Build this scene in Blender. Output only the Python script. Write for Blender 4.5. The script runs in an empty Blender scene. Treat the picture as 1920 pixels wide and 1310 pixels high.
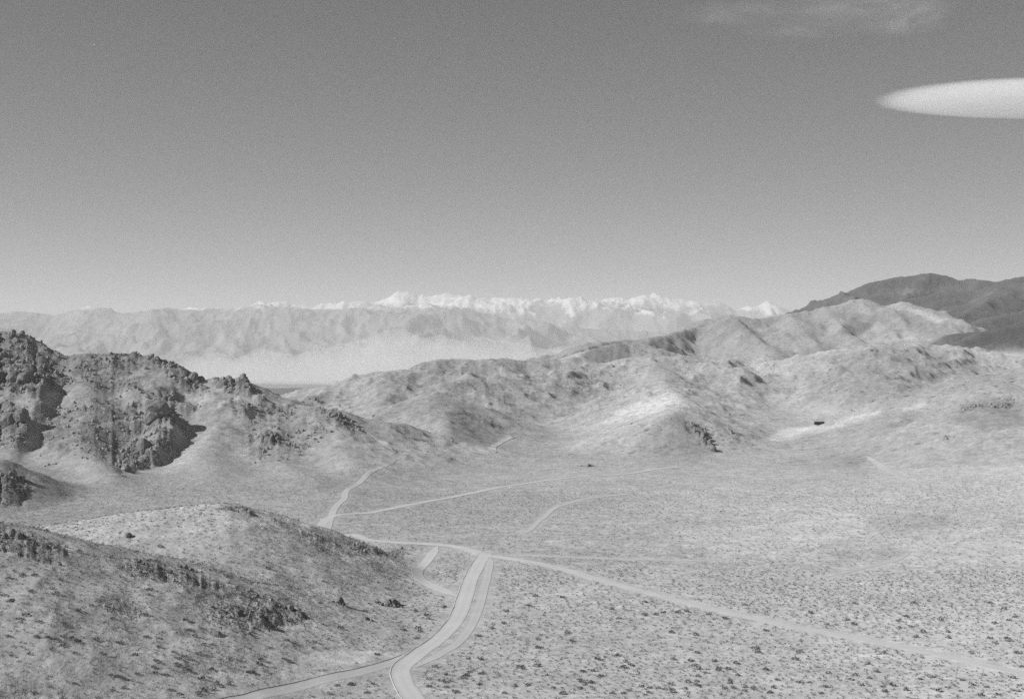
import bpy, math, random
import numpy as np
from mathutils import Vector

random.seed(7)
rng = np.random.default_rng(7)
R = math.radians
F, CX, CY = 2667.0, 960.0, 655.0          # focal length and centre of the photograph in its own pixels

# ---------------------------------------------------------------- camera, sky, sun, exposure
sc = bpy.context.scene
COL = sc.collection
cd = bpy.data.cameras.new("camera")
cam = bpy.data.objects.new("camera", cd)
COL.objects.link(cam)
cam.location = (0, 0, 0)
cam.rotation_euler = (R(90), 0, 0)
cd.sensor_width = 36.0
cd.lens = 36.0 * F / 1920.0
cd.clip_start = 0.5
cd.clip_end = 300000.0
sc.camera = cam

SUN_EL, SUN_AZ = 32.0, -106.0               # azimuth from +Y, negative towards -X (the sun stands to the left)
w = bpy.data.worlds.new("World")
sc.world = w
w.use_nodes = True
wn = w.node_tree
bgn = wn.nodes["Background"]
sky = wn.nodes.new("ShaderNodeTexSky")
sky.sky_type = 'NISHITA'
sky.sun_disc = False
sky.sun_elevation = R(SUN_EL)
sky.sun_rotation = R(SUN_AZ)
sky.altitude = 2200
sky.air_density = 0.6
sky.dust_density = 0.6
sep = wn.nodes.new("ShaderNodeSeparateColor")  # black and white film behind an orange filter: it sees the red of the sky
wn.links.new(sky.outputs[0], sep.inputs[0])
wn.links.new(sep.outputs[0], bgn.inputs[0])
bgn.inputs[1].default_value = 0.05

sl = bpy.data.lights.new("sun", 'SUN')
sl.energy = 4.0
sl.angle = R(0.53)
sl.color = (1, 1, 1)
sun = bpy.data.objects.new("sun", sl)
COL.objects.link(sun)
sd = Vector((math.sin(R(SUN_AZ)) * math.cos(R(SUN_EL)), math.cos(R(SUN_AZ)) * math.cos(R(SUN_EL)), math.sin(R(SUN_EL))))
sun.rotation_euler = sd.to_track_quat('Z', 'Y').to_euler()
sun.location = (0, 0, 300)

vs = sc.view_settings
vs.view_transform = 'Standard'
vs.look = 'None'
vs.exposure = 0.55
vs.gamma = 1
vs.use_curve_mapping = False
sc.render.engine = 'CYCLES'
cy = sc.cycles
cy.max_bounces = 6
cy.diffuse_bounces = 2
cy.glossy_bounces = 1
cy.transmission_bounces = 1
cy.transparent_max_bounces = 8
cy.volume_bounces = 3
cy.use_denoising = False

# ---------------------------------------------------------------- helpers
def W(px, py, Y):
    return ((px - CX) / F * Y, Y, (CY - py) / F * Y)

_tab = rng.random((256, 256)).astype(np.float32)
_ang = rng.random((256, 256)).astype(np.float32) * 2 * np.pi
_gx, _gy = np.cos(_ang), np.sin(_ang)

def perlin(x, y, s=0):
    x = x + s * 17.31; y = y - s * 9.77
    xi = np.floor(x).astype(np.int64); yi = np.floor(y).astype(np.int64)
    fx = x - xi; fy = y - yi
    u = fx * fx * fx * (fx * (fx * 6 - 15) + 10); v = fy * fy * fy * (fy * (fy * 6 - 15) + 10)
    def g(i, j):
        a = (xi + i) & 255; b = (yi + j) & 255
        return _gx[a, b] * (fx - i) + _gy[a, b] * (fy - j)
    return ((g(0, 0) * (1 - u) + g(1, 0) * u) * (1 - v) + (g(0, 1) * (1 - u) + g(1, 1) * u) * v) * 1.5

def fbm(x, y, o=4, s=0, gain=.5):
    t = 0; a = 1; n = 0
    c, d = math.cos(.6), math.sin(.6)
    for k in range(o):
        t = t + a * perlin(x, y, s + k * 3); n += a; a *= gain
        x, y = (x * c - y * d) * 2.03, (x * d + y * c) * 2.03
    return t / n

def ridged(x, y, o=4, s=0, gain=.55):
    t = 0; a = 1; n = 0; wgt = 1
    c, d = math.cos(.7), math.sin(.7)
    for k in range(o):
        r = 1 - np.abs(perlin(x, y, s + k * 5)) * 1.6
        r = np.clip(r, 0, 1) ** 2
        t = t + a * r * wgt; n += a; a *= gain
        wgt = np.clip(r * 1.6, 0, 1)
        x, y = (x * c - y * d) * 2.1, (x * d + y * c) * 2.1
    return t / n

def cellular(x, y, s=0):
    """dome-shaped blocks: returns (dome height 0..1, random value of the cell)"""
    xi = np.floor(x).astype(np.int64); yi = np.floor(y).astype(np.int64)
    best = np.full(x.shape, 9.0); sec = np.full(x.shape, 9.0); val = np.zeros(x.shape)
    for i in (-1, 0, 1):
        for j in (-1, 0, 1):
            a = (xi + i + s * 7) & 255; b = (yi + j + s * 13) & 255
            px = xi + i + _tab[a, b]; py = yi + j + _tab[b, a]
            d = (px - x) ** 2 + (py - y) ** 2
            m = d < best
            sec = np.where(m, best, np.minimum(sec, d))
            val = np.where(m, _tab[(a + 31) & 255, (b + 57) & 255], val)
            best = np.where(m, d, best)
    e = np.sqrt(sec) - np.sqrt(best)
    return np.clip(e * 2.2, 0, 1) ** .6, val

def smax(a, b, k):
    h = np.clip(.5 + .5 * (a - b) / k, 0, 1)
    return b * (1 - h) + a * h + k * h * (1 - h)

def sstep(a, b, x):
    t = np.clip((x - a) / (b - a), 0, 1)
    return t * t * (3 - 2 * t)

def tag(o, label=None, cat=None, group=None, kind=None):
    if label: o["label"] = label
    if cat: o["category"] = cat
    if group: o["group"] = group
    if kind: o["kind"] = kind
    return o

def mesh_from(name, co, quads, mats, attrs=None, smooth=True):
    co = np.asarray(co, np.float32); quads = np.asarray(quads, np.int32)
    m = bpy.data.meshes.new(name)
    n, k = quads.shape
    m.vertices.add(len(co)); m.vertices.foreach_set("co", co.ravel())
    m.loops.add(n * k); m.loops.foreach_set("vertex_index", quads.ravel())
    m.polygons.add(n)
    m.polygons.foreach_set("loop_start", np.arange(0, n * k, k, dtype=np.int32))
    m.update(calc_edges=True)
    m.polygons.foreach_set("use_smooth", np.full(n, bool(smooth)))
    for a, v in (attrs or {}).items():
        at = m.attributes.new(a, 'FLOAT', 'POINT'); at.data.foreach_set("value", np.asarray(v, np.float32).ravel())
    for mt in mats: m.materials.append(mt)
    m.validate()
    return m

def link(name, mesh, parent=None):
    o = bpy.data.objects.new(name, mesh); COL.objects.link(o)
    if parent: o.parent = parent
    return o

# ---------------------------------------------------------------- ground plan
# plain: (px, depth, height)
def zc(py, Y): return (CY - py) / F * Y
base_pts = [
    (-400, 380, -101), (0, 415, -101), (500, 415, -102), (960, 415, -102), (1400, 415, -102), (1920, 415, -101), (2400, 400, -100),
    (905, 693, zc(1040, 693)), (1450, 700, -101), (1920, 740, -98), (2400, 740, -88),
    (600, 808, zc(985, 808)), (200, 880, -97), (-100, 900, -96), (-400, 900, -92),
    (740, 1170, -99), (1000, 1100, -100), (1200, 1196, zc(878, 1196)), (1500, 1050, -97), (1800, 1050, -93), (2200, 1050, -75),
    (960, 1440, -100), (1350, 1500, -98), (1440, 1560, zc(822, 1560)), (1010, 1800, -103), (1560, 1750, zc(796, 1750)),
    (1680, 2050, zc(758, 2050)), (1780, 2500, zc(711, 2500)), (1870, 2850, zc(688, 2850)), (2200, 1700, -40), (2300, 2600, -10),
    (1900, 3600, zc(664, 3600)), (1500, 3400, -40), (1200, 3000, -75), (1900, 5000, 20), (1500, 6000, -40), (2400, 5000, 60),
    (1900, 9000, 0), (1500, 11000, -250), (1200, 5000, -200), (900, 3000, -120),
    (560, 1400, -88), (560, 2000, -115), (560, 3000, -170), (200, 1500, -95), (-100, 1500, -80), (-400, 1600, -60), (100, 3000, -180), (-400, 3000, -160),
    (560, 5000, -290), (560, 7000, -370), (560, 11000, -448), (100, 6000, -340), (-400, 6000, -340), (1000, 7000, -330), (0, 11000, -440), (1100, 12000, -440),
    (600, 16000, -455), (0, 16000, -455), (1500, 16000, -430), (2300, 16000, -300), (-400, 14000, -450), (2300, 9000, 0),
    (600, 30000, -560), (0, 30000, -560), (1500, 30000, -560), (2300, 30000, -560), (600, 70000, -600), (2300, 70000, -600), (-400, 70000, -600), (-400, 30000, -560),
    (600, 150, -101), (-400, 150, -101), (2400, 150, -101), (600, 40, -101), (-400, 40, -101), (2400, 40, -101), (600, 1, -101),
]
BA = np.array([[math.atan((p[0] - CX) / F) / .30, math.log(math.hypot(p[1], (p[0] - CX) / F * p[1])) / .9] for p in base_pts])
BZ = np.array([p[2] for p in base_pts], float)
def tk(d2): return np.where(d2 > 1e-9, .5 * d2 * np.log(np.maximum(d2, 1e-9)), 0)
_n = len(BA)
_K = tk(((BA[:, None] - BA[None]) ** 2).sum(-1)) + np.eye(_n) * .02
_P = np.c_[np.ones(_n), BA]
_A = np.block([[_K, _P], [_P.T, np.zeros((3, 3))]])
_sol = np.linalg.solve(_A, np.r_[BZ, 0, 0, 0])
_LA = np.linspace(-30, 30, 121); _LR = np.linspace(math.log(1.0), math.log(75000), 240)
_ga, _gr = np.meshgrid(np.radians(_LA) / .30, _LR / .9, indexing='ij')
_BG = _sol[_n] + _sol[_n + 1] * _ga + _sol[_n + 2] * _gr
for k in range(_n):
    _BG = _BG + _sol[k] * tk((_ga - BA[k, 0]) ** 2 + (_gr - BA[k, 1]) ** 2)
def lut2(G, a0, da, r0, dr, a, r):
    i = np.clip((a - a0) / da, 0, G.shape[0] - 1.001); j = np.clip((r - r0) / dr, 0, G.shape[1] - 1.001)
    ii = i.astype(int); jj = j.astype(int); fi = i - ii; fj = j - jj
    return (G[ii, jj] * (1 - fi) + G[ii + 1, jj] * fi) * (1 - fj) + (G[ii, jj + 1] * (1 - fi) + G[ii + 1, jj + 1] * fi) * fj
def base(x, y):
    az = np.degrees(np.arctan2(x, y)); r = np.log(np.maximum(np.hypot(x, y), 1.0))
    return lut2(_BG, -30, .5, _LR[0], _LR[1] - _LR[0], np.clip(az, -28, 28), r)

# ridges: name, group, slope, crest rounding, rock, noise, crest points (px, py, depth)
RID = [
 ('A', 'near', .30, 7, .8, 1.6, [(-400,950,500),(-60,972,500),(0,985,500),(130,1030,505),(230,1050,515),(370,1070,530),(450,1105,530),(570,1140,520)]),
 ('B', 'near', .40, 8, .45, 1.2, [(235,1040,590),(300,995,610),(380,958,625),(430,945,630),(475,955,640),(530,972,655),(590,996,670),(660,1022,680),(720,1046,685)]),
 ('C', 'left', .36, 5, .8, 4, [(-300,820,900),(0,862,930),(50,880,940),(95,908,950)]),
 ('D1', 'left', .45, 5, 1.2, 9, [(-500,590,1500),(-150,605,1500),(0,622,1500),(50,632,1490),(90,652,1480),(120,668,1470)]),
 ('D2', 'left', .42, 4, 1.2, 9, [(-500,620,1350),(-100,645,1360),(0,655,1380),(70,668,1390),(130,666,1400),(190,664,1400),(225,662,1400),(285,670,1390),(310,681,1380),(340,697,1370),(375,718,1360),(395,712,1360),(430,706,1360),(450,712,1350),(475,732,1345),(497,750,1340)]),
 ('D3', 'left', .55, 3, 1.2, 8, [(200,668,1400),(255,722,1330),(305,770,1250),(322,800,1200),(290,850,1120),(235,880,1080)]),
 ('D4', 'left', .42, 6, 1.1, 8, [(40,668,1380),(75,720,1300),(60,780,1220),(30,830,1150)]),
 ('D5', 'left', .36, 8, .7, 6, [(160,690,1370),(170,760,1260),(150,820,1170),(175,862,1090),(210,895,1000)]),
 ('E', 'left', .27, 10, .5, 5, [(330,762,1340),(430,750,1330),(500,757,1330),(570,758,1330),(617,768,1310),(650,793,1290),(690,813,1270),(725,843,1240)]),
 ('E4', 'left', .26, 8, .35, 5, [(617,768,1310),(640,820,1200),(665,870,1090)]),
 ('E2', 'left', .24, 10, .6, 5, [(500,757,1330),(510,800,1250),(520,828,1190),(535,868,1110),(565,905,1000)]),
 ('E3', 'left', .26, 10, .5, 5, [(400,765,1320),(400,810,1220),(385,850,1140),(400,900,1010)]),
 ('F', 'mid', .28, 5, .35, 15.525, [(606,775,2000),(622,752,2000),(640,731,2000),(660,714,2010),(720,696,2030),(760,690,2050),(800,678,2080),(830,673,2100),(870,671,2100),(900,674,2100),(940,673,2150),(1000,674,2200),(1050,673,2250),(1075,669,2250),(1110,680,2250)]),
 ('F1', 'mid', .26, 5, .3, 13.8, [(720,696,2030),(735,730,1900),(700,780,1700),(690,820,1500)]),
 ('F2', 'mid', .24, 5, .2, 13.8, [(940,673,2150),(960,725,2000),(985,775,1870)]),
 ('F3', 'mid', .25, 5, .4, 13.8, [(1060,674,2250),(1075,720,2080),(1060,765,1920)]),
 ('G', 'mid', .36, 6, .35, 7, [(690,795,1800),(740,762,1780),(780,744,1750),(820,739,1720),(850,750,1700),(900,782,1690),(960,810,1680)]),
 ('G1', 'mid', .30, 8, .4, 7, [(820,739,1720),(830,785,1570),(842,815,1450),(850,838,1370)]),
 ('H', 'mid', .30, 5, .35, 8.625, [(1110,800,1740),(1180,764,1780),(1230,746,1800),(1265,738,1800),(1300,756,1780),(1340,786,1740),(1400,811,1700),(1440,824,1680)]),
 ('J', 'mid', .27, 5, .3, 15.525, [(1110,685,2250),(1170,673,2250),(1220,668,2250),(1280,666,2300),(1330,671,2350),(1400,669,2400),(1430,669,2400),(1480,690,2350)]),
 ('J1', 'mid', .25, 5, .3, 13.8, [(1220,668,2250),(1240,705,2050),(1262,738,1810)]),
 ('J2', 'mid', .24, 5, .2, 13.8, [(1330,671,2350),(1370,722,2100),(1400,772,1900)]),
 ('J3', 'mid', .26, 5, .2, 13.8, [(1430,669,2400),(1470,730,2150),(1490,765,1950)]),
 ('I', 'mid', .42, 5, .5, 5, [(1150,834,1440),(1200,812,1440),(1262,776,1430),(1300,797,1420),(1330,830,1390),(1347,858,1360)]),
 ('K', 'mid', .26, 5, .35, 17.25, [(1475,702,2200),(1500,674,2250),(1540,659,2300),(1600,649,2300),(1650,643,2350),(1720,643,2450),(1780,652,2600),(1830,669,2700),(1865,687,2750)]),
 ('K1', 'mid', .26, 5, .35, 17.25, [(1600,649,2300),(1610,700,2100),(1590,750,1900)]),
 ('K2', 'mid', .28, 5, .35, 17.25, [(1720,643,2450),(1700,690,2300),(1690,725,2150)]),
 ('L', 'slope', .36, 16, .15, 3, [(1430,845,1400),(1500,826,1450),(1600,801,1500),(1700,775,1550),(1760,742,1600),(1820,706,1650),(1920,689,1700),(2100,670,1750),(2400,640,1750)]),
 ('L3', 'slope', .32, 16, .25, 4, [(2200,700,1400),(1920,742,1350),(1850,765,1300),(1750,835,1200)]),
 ('L4', 'slope', .26, 12, .2, 4, [(1700,768,1540),(1640,820,1350),(1590,868,1180)]),
 ('M', 'pale', .36, 20, .1, 26, [(1040,673,3600),(1100,652,3800),(1130,642,3900),(1180,638,4000),(1250,628,4200),(1310,611,4400),(1370,591,4500),(1420,598,4500),(1480,589,4500),(1550,576,4500),(1610,561,4500),(1660,574,4500),(1690,566,4400),(1740,579,4300),(1780,603,4100),(1800,636,3800)]),
 ('M1', 'pale', .36, 16, .1, 22, [(1370,591,4500),(1430,645,3950),(1470,680,3500)]),
 ('M2', 'pale', .36, 16, .1, 22, [(1480,589,4500),(1530,645,3900)]),
 ('M3', 'pale', .38, 14, .1, 22, [(1550,576,4500),(1590,625,4050),(1640,655,3700)]),
 ('M4', 'pale', .42, 12, .1, 22, [(1690,566,4400),(1735,600,4150),(1790,642,3800)]),
 ('M5', 'pale', .42, 12, .1, 22, [(1610,561,4500),(1660,610,4150),(1700,650,3800)]),
 ('I2', 'mid', .36, 10, .4, 6, [(1262,776,1430),(1278,768,1560),(1265,740,1790)]),
 ('V', 'mid', .42, 10, .2, 8, [(1088,690,3000),(1110,654,3030),(1150,644,3080),(1190,641,3150),(1260,660,3200)]),
 ('N', 'dark', .42, 20, .1, 75, [(1400,604,7700),(1460,593,7500),(1540,571,7500),(1600,548,7500),(1640,528,7500),(1680,519,7500),(1730,513,7500),(1800,519,7500),(1870,529,7300),(1930,516,7300),(2050,500,7300),(2400,490,7300)]),
 ('O', 'dark', .42, 14, .1, 48, [(1600,600,6000),(1680,565,6200),(1750,552,6200),(1820,545,6200),(1880,533,6200),(1960,525,6000),(2300,520,6000)]),
 ('O1', 'dark', .40, 16, .1, 30, [(1880,533,6200),(1840,570,5500),(1790,600,5000)]),
 ('Q', 'dark', .36, 20, .1, 25, [(2300,540,5200),(2000,560,5200),(1920,582,5000),(1850,600,4800),(1790,628,4500)]),
 ('Q1', 'dark', .33, 20, .1, 25, [(2000,600,4600),(1900,625,4300),(1860,650,4000)]),
 ('Q2', 'dark', .30, 12, .1, 34, [(2300,575,3950),(2000,592,3900),(1920,604,3850),(1850,620,3800),(1800,642,3750)]),
 ('S', 'far', .12, 60, 0, 12, [(-200,722,14500),(300,726,14500),(480,728,14500),(560,727,14300),(600,731,14500),(660,723,14500),(760,718,14500),(1000,715,14500)]),
 ('Z', 'near', .50, 3, .5, 3, [(960, 655+2667*2.0/6, 6)]),
]
FRONT = {'A': .75, 'B': .62, 'L': .42, 'L3': .5, 'L4': .6}      # gentler towards the lookout
LEFT = {'B': .38, 'I': .9}
RIGHT = {'B': 1.1, 'D1': 1.9, 'D3': 1.9, 'D4': 2.0, 'I': 1.4, 'C': 1.5, 'M4': 1.6, 'M': 1.7, 'E': 1.3}
GROUPS = ['ground', 'near', 'left', 'mid', 'slope', 'pale', 'dark', 'far']

def seg_env(x, y, pts, slope, c, ff=1.0, fr=1.0, fl=1.0):
    """envelope of cones along a crest line"""
    best = np.full(x.shape, -1e9); dmin = np.full(x.shape, 1e9)
    P = [W(*p) for p in pts]
    if len(P) == 1: P = P * 2
    for (ax, ay, az), (bx, by, bz) in zip(P[:-1], P[1:]):
        dx, dy = bx - ax, by - ay; L2 = dx * dx + dy * dy
        t = np.clip(((x - ax) * dx + (y - ay) * dy) / max(L2, 1e-6), 0, 1)
        ey = y - ay - t * dy
        ex = x - ax - t * dx
        d = np.hypot(np.where(ex > 0, ex * fr, ex * fl), np.where(ey < 0, ey * ff, ey))
        z = az + t * (bz - az) - slope * (np.sqrt(d * d + c * c) - c)
        best = np.maximum(best, z); dmin = np.minimum(dmin, d)
    return best, dmin

# patches of bare pale or dark soil, by where they lie: (albedo factor, softness px, depth range, outline)
def poly_mask(px, py, poly, soft):
    d = np.full(px.shape, 1e9); inside = np.zeros(px.shape, bool)
    n = len(poly)
    for i in range(n):
        ax, ay = poly[i]; bx, by = poly[(i + 1) % n]
        ex, ey = bx - ax, by - ay
        t = np.clip(((px - ax) * ex + (py - ay) * ey) / (ex * ex + ey * ey + 1e-9), 0, 1)
        d = np.minimum(d, np.hypot(px - ax - t * ex, py - ay - t * ey))
        c = ((ay > py) != (by > py)) & (px < (bx - ax) * (py - ay) / (by - ay + 1e-12) + ax)
        inside ^= c
    s = np.where(inside, d, -d)
    return sstep(-soft, soft, s)

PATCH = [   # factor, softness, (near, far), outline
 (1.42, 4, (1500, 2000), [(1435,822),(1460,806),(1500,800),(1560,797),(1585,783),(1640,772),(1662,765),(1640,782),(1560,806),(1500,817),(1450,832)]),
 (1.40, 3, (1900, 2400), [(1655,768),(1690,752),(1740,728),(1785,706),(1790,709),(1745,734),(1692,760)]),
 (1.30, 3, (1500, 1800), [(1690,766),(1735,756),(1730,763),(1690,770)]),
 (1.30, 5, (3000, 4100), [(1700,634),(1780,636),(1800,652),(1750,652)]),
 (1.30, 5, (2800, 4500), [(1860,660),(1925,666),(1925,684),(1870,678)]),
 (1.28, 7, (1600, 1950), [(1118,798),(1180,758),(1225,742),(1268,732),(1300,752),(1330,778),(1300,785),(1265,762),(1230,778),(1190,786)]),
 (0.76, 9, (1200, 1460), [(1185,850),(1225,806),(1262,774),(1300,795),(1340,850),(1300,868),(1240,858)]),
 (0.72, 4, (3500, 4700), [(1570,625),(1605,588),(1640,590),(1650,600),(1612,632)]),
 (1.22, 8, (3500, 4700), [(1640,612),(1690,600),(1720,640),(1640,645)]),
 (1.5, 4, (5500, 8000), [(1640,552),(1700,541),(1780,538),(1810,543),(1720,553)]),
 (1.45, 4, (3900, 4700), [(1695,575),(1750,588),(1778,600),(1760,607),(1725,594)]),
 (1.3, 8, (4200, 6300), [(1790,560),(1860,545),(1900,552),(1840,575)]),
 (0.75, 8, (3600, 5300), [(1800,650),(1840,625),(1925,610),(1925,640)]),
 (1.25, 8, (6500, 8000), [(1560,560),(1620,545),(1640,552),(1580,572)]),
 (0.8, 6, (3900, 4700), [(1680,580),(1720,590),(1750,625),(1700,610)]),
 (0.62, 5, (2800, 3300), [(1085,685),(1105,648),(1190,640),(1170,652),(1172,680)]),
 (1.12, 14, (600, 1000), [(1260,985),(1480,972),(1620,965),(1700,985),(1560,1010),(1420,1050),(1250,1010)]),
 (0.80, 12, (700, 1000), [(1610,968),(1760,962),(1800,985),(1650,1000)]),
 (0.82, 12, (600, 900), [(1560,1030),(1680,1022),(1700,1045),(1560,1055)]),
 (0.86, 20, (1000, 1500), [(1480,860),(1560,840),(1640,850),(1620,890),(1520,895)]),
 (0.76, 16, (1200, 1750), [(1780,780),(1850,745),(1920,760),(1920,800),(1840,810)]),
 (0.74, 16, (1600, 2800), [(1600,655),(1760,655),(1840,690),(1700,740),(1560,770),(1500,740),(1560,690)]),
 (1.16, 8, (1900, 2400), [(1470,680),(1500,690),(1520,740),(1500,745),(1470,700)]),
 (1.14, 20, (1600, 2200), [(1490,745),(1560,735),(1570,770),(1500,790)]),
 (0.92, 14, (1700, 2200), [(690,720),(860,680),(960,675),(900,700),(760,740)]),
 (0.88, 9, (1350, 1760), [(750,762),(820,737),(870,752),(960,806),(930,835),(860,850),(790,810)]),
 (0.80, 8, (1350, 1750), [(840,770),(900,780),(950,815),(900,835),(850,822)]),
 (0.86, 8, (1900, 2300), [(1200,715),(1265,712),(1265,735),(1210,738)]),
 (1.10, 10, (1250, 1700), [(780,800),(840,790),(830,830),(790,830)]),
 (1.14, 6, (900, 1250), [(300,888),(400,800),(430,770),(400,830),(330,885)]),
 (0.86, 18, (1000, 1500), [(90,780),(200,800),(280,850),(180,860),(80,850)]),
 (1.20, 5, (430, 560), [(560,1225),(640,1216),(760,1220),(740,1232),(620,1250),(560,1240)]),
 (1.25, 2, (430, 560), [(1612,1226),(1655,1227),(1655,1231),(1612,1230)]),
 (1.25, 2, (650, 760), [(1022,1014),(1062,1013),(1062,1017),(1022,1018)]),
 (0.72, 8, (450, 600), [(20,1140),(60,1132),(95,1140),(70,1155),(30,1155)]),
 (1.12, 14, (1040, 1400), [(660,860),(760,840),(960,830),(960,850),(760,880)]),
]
# rock fields: strength, softness, depth range, outline
ROCK = [
 (1.0, 10, (1150, 1700), [(-100,590),(0,618),(60,628),(92,652),(130,664),(110,690),(140,720),(60,745),(0,740),(-100,740)]),
 (1.0, 8, (1000, 1400), [(-100,745),(50,760),(60,800),(50,835),(0,840),(-100,840)]),
 (0.8, 10, (1250, 1500), [(90,662),(300,660),(340,700),(300,690),(250,700),(230,720),(190,700),(150,710),(120,690)]),
 (1.0, 6, (1250, 1450), [(300,672),(340,690),(375,712),(398,740),(370,738),(330,725),(310,700)]),
 (1.0, 5, (1280, 1420), [(388,712),(430,700),(455,708),(500,750),(465,745),(430,735)]),
 (1.1, 8, (1000, 1350), [(240,765),(310,745),(335,735),(330,760),(322,800),(330,835),(300,870),(230,888),(215,870),(250,820)]),
 (0.55, 14, (1150, 1420), [(150,690),(230,700),(330,745),(300,760),(220,740),(140,725)]),
 (0.7, 8, (1000, 1250), [(200,800),(240,790),(250,850),(225,880),(190,860)]),
 (0.6, 8, (1200, 1350), [(430,752),(500,760),(560,765),(560,780),(480,785),(440,775)]),
 (0.5, 20, (1050, 1400), [(60,760),(200,740),(260,780),(220,850),(120,860),(80,820)]),
 (0.9, 6, (1150, 1300), [(475,835),(500,815),(540,812),(555,830),(520,845)]),
 (0.4, 14, (1050, 1350), [(450,770),(560,770),(640,800),(560,860),(470,870)]),
 (0.9, 5, (1230, 1360), [(595,768),(625,765),(665,795),(690,815),(650,815),(620,795)]),
 (0.9, 6, (850, 1000), [(-50,870),(20,890),(60,905),(50,925),(40,945),(-50,945)]),
 (0.8, 8, (470, 540), [(-60,970),(0,985),(130,1028),(110,1060),(40,1080),(-60,1090)]),
 (0.7, 8, (470, 560), [(200,1045),(240,1050),(370,1068),(440,1105),(380,1100),(260,1085)]),
 (0.75, 12, (450, 560), [(380,1120),(450,1105),(560,1130),(575,1165),(480,1185),(410,1215),(385,1180)]),
 (0.45, 14, (440, 520), [(40,1190),(140,1140),(250,1115),(270,1150),(160,1200),(60,1240)]),
 (0.8, 6, (620, 680), [(380,960),(430,944),(480,960),(440,972),(400,975)]),
 (0.5, 10, (600, 720), [(520,975),(600,1000),(700,1020),(790,1030),(760,1045),(600,1040)]),
 (0.8, 5, (1350, 1450), [(1280,790),(1300,790),(1330,815),(1350,858),(1335,856),(1300,815)]),
 (0.4, 8, (1600, 1760), [(850,775),(900,778),(960,805),(900,830),(860,815)]),
 (0.4, 14, (1900, 2200), [(1060,700),(1150,690),(1180,730),(1100,750),(1060,740)]),
 (0.65, 14, (1300, 1600), [(1800,760),(1900,750),(1920,790),(1820,800)]),
]

def proj(x, y, z):
    yy = np.maximum(y, 1.0)
    return CX + x / yy * F, CY - z / yy * F

# roads: name, half width m, centre line as (px, py) on the plain plus (near, far) depth hint
ROADS = {
 'main':  (3.9, [(800,1345),(778,1310),(757,1280),(750,1262),(752,1248),(790,1222),(830,1193),(860,1160),(875,1120),(885,1085),(897,1058),(905,1040)]),
}

def terrain(x, y, detail=True):
    r = np.hypot(x, y)
    b = base(x, y)
    rs = np.clip(r / 1000, .3, 8)
    b = b + (fbm(x / 260, y / 260, 3, 1) * 2.2 + fbm(x / 60, y / 60, 3, 2) * .5) * np.clip(r / 600, .3, 3) * sstep(150, 420, r)
    z = b.copy()
    top = np.full(x.shape, -1e9); own = np.zeros(x.shape, int)
    rock = np.zeros(x.shape)
    amp = np.zeros(x.shape)
    wx0 = fbm(x / 90, y / 90, 3, 11); wy0 = fbm(x / 90, y / 90, 3, 23)
    wx1 = fbm(x / 420, y / 420, 3, 31); wy1 = fbm(x / 420, y / 420, 3, 43)
    for name, grp, slope, c, rk, nz, pts in RID:
        Pn = np.array([W(*p) for p in pts]); hh = Pn[:, 2].max() + 620 if grp != 'near' else 60
        reach = (Pn[:, 2].max() - (-480 if grp in ('far',) else -130)) / slope * 1.1 / FRONT.get(name, 1.0) + 60
        m = (x > Pn[:, 0].min() - reach) & (x < Pn[:, 0].max() + reach) & (y > Pn[:, 1].min() - reach) & (y < Pn[:, 1].max() + reach)
        if not m.any(): continue
        xs, ys = x[m], y[m]
        ff = FRONT.get(name, 1.0)
        _, d0 = seg_env(xs, ys, pts, slope, c, ff, RIGHT.get(name, 1.0), LEFT.get(name, 1.0))
        sc_ = nz / 9.0
        k0 = np.clip(d0 / 60, 0, 1)
        f0 = 16 if nz < 15 else 30; f1 = 10 if nz < 15 else 130
        xw = xs + (wx0[m] * f0 + wx1[m] * f1) * k0
        yw = ys + (wy0[m] * f0 + wy1[m] * f1) * k0
        zz, d = seg_env(xw, yw, pts, slope, c, ff, RIGHT.get(name, 1.0), LEFT.get(name, 1.0))
        bm = b[m]
        h = zz - bm
        # gullies and spurs cut into the flanks
        wl = {'near': 40, 'left': 85, 'mid': 120, 'slope': 170, 'pale': 330, 'dark': 400, 'far': 900}[grp]
        g = ridged(xs / wl, ys / wl, 4, hash_s(name))
        zz = zz + (g - .45) * nz * np.clip(d / (wl * .35), .05, 1) * np.clip(h / (nz * 2 + 4), 0, 1)
        k = {'near': 3, 'left': 4, 'mid': 6, 'slope': 5, 'pale': 12, 'dark': 20, 'far': 10}[grp]
        zo = z[m]
        z[m] = smax(zz, zo, k)
        hh2 = zz - np.maximum(top[m], bm + k * .25)
        mm = hh2 > 0
        o = own[m]; o[mm] = GROUPS.index(grp); own[m] = o
        t = top[m]; top[m] = np.where(mm, zz, np.maximum(t, -1e9))
        rr = rock[m]; rr[mm] = rk * np.clip(h[mm] / 12, 0, 1); rock[m] = rr
    # medium relief on all slopes
    hill = np.clip((z - b) / 12, 0, 1)
    z = z + hill * (fbm(x / 28, y / 28, 3, 5) * 1.9 + ridged(x / 45, y / 45, 4, 8) * 1.5 - .6) * np.clip(rs, .6, 3) * .8
    z = z + fbm(x / 9, y / 9, 2, 6) * .25 * hill * sstep(200, 450, r) * np.clip(rs, .5, 1.6)
    return z, b, own, rock, hill

def hash_s(n):
    return sum(ord(c) * (i + 3) for i, c in enumerate(n)) % 61

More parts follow.
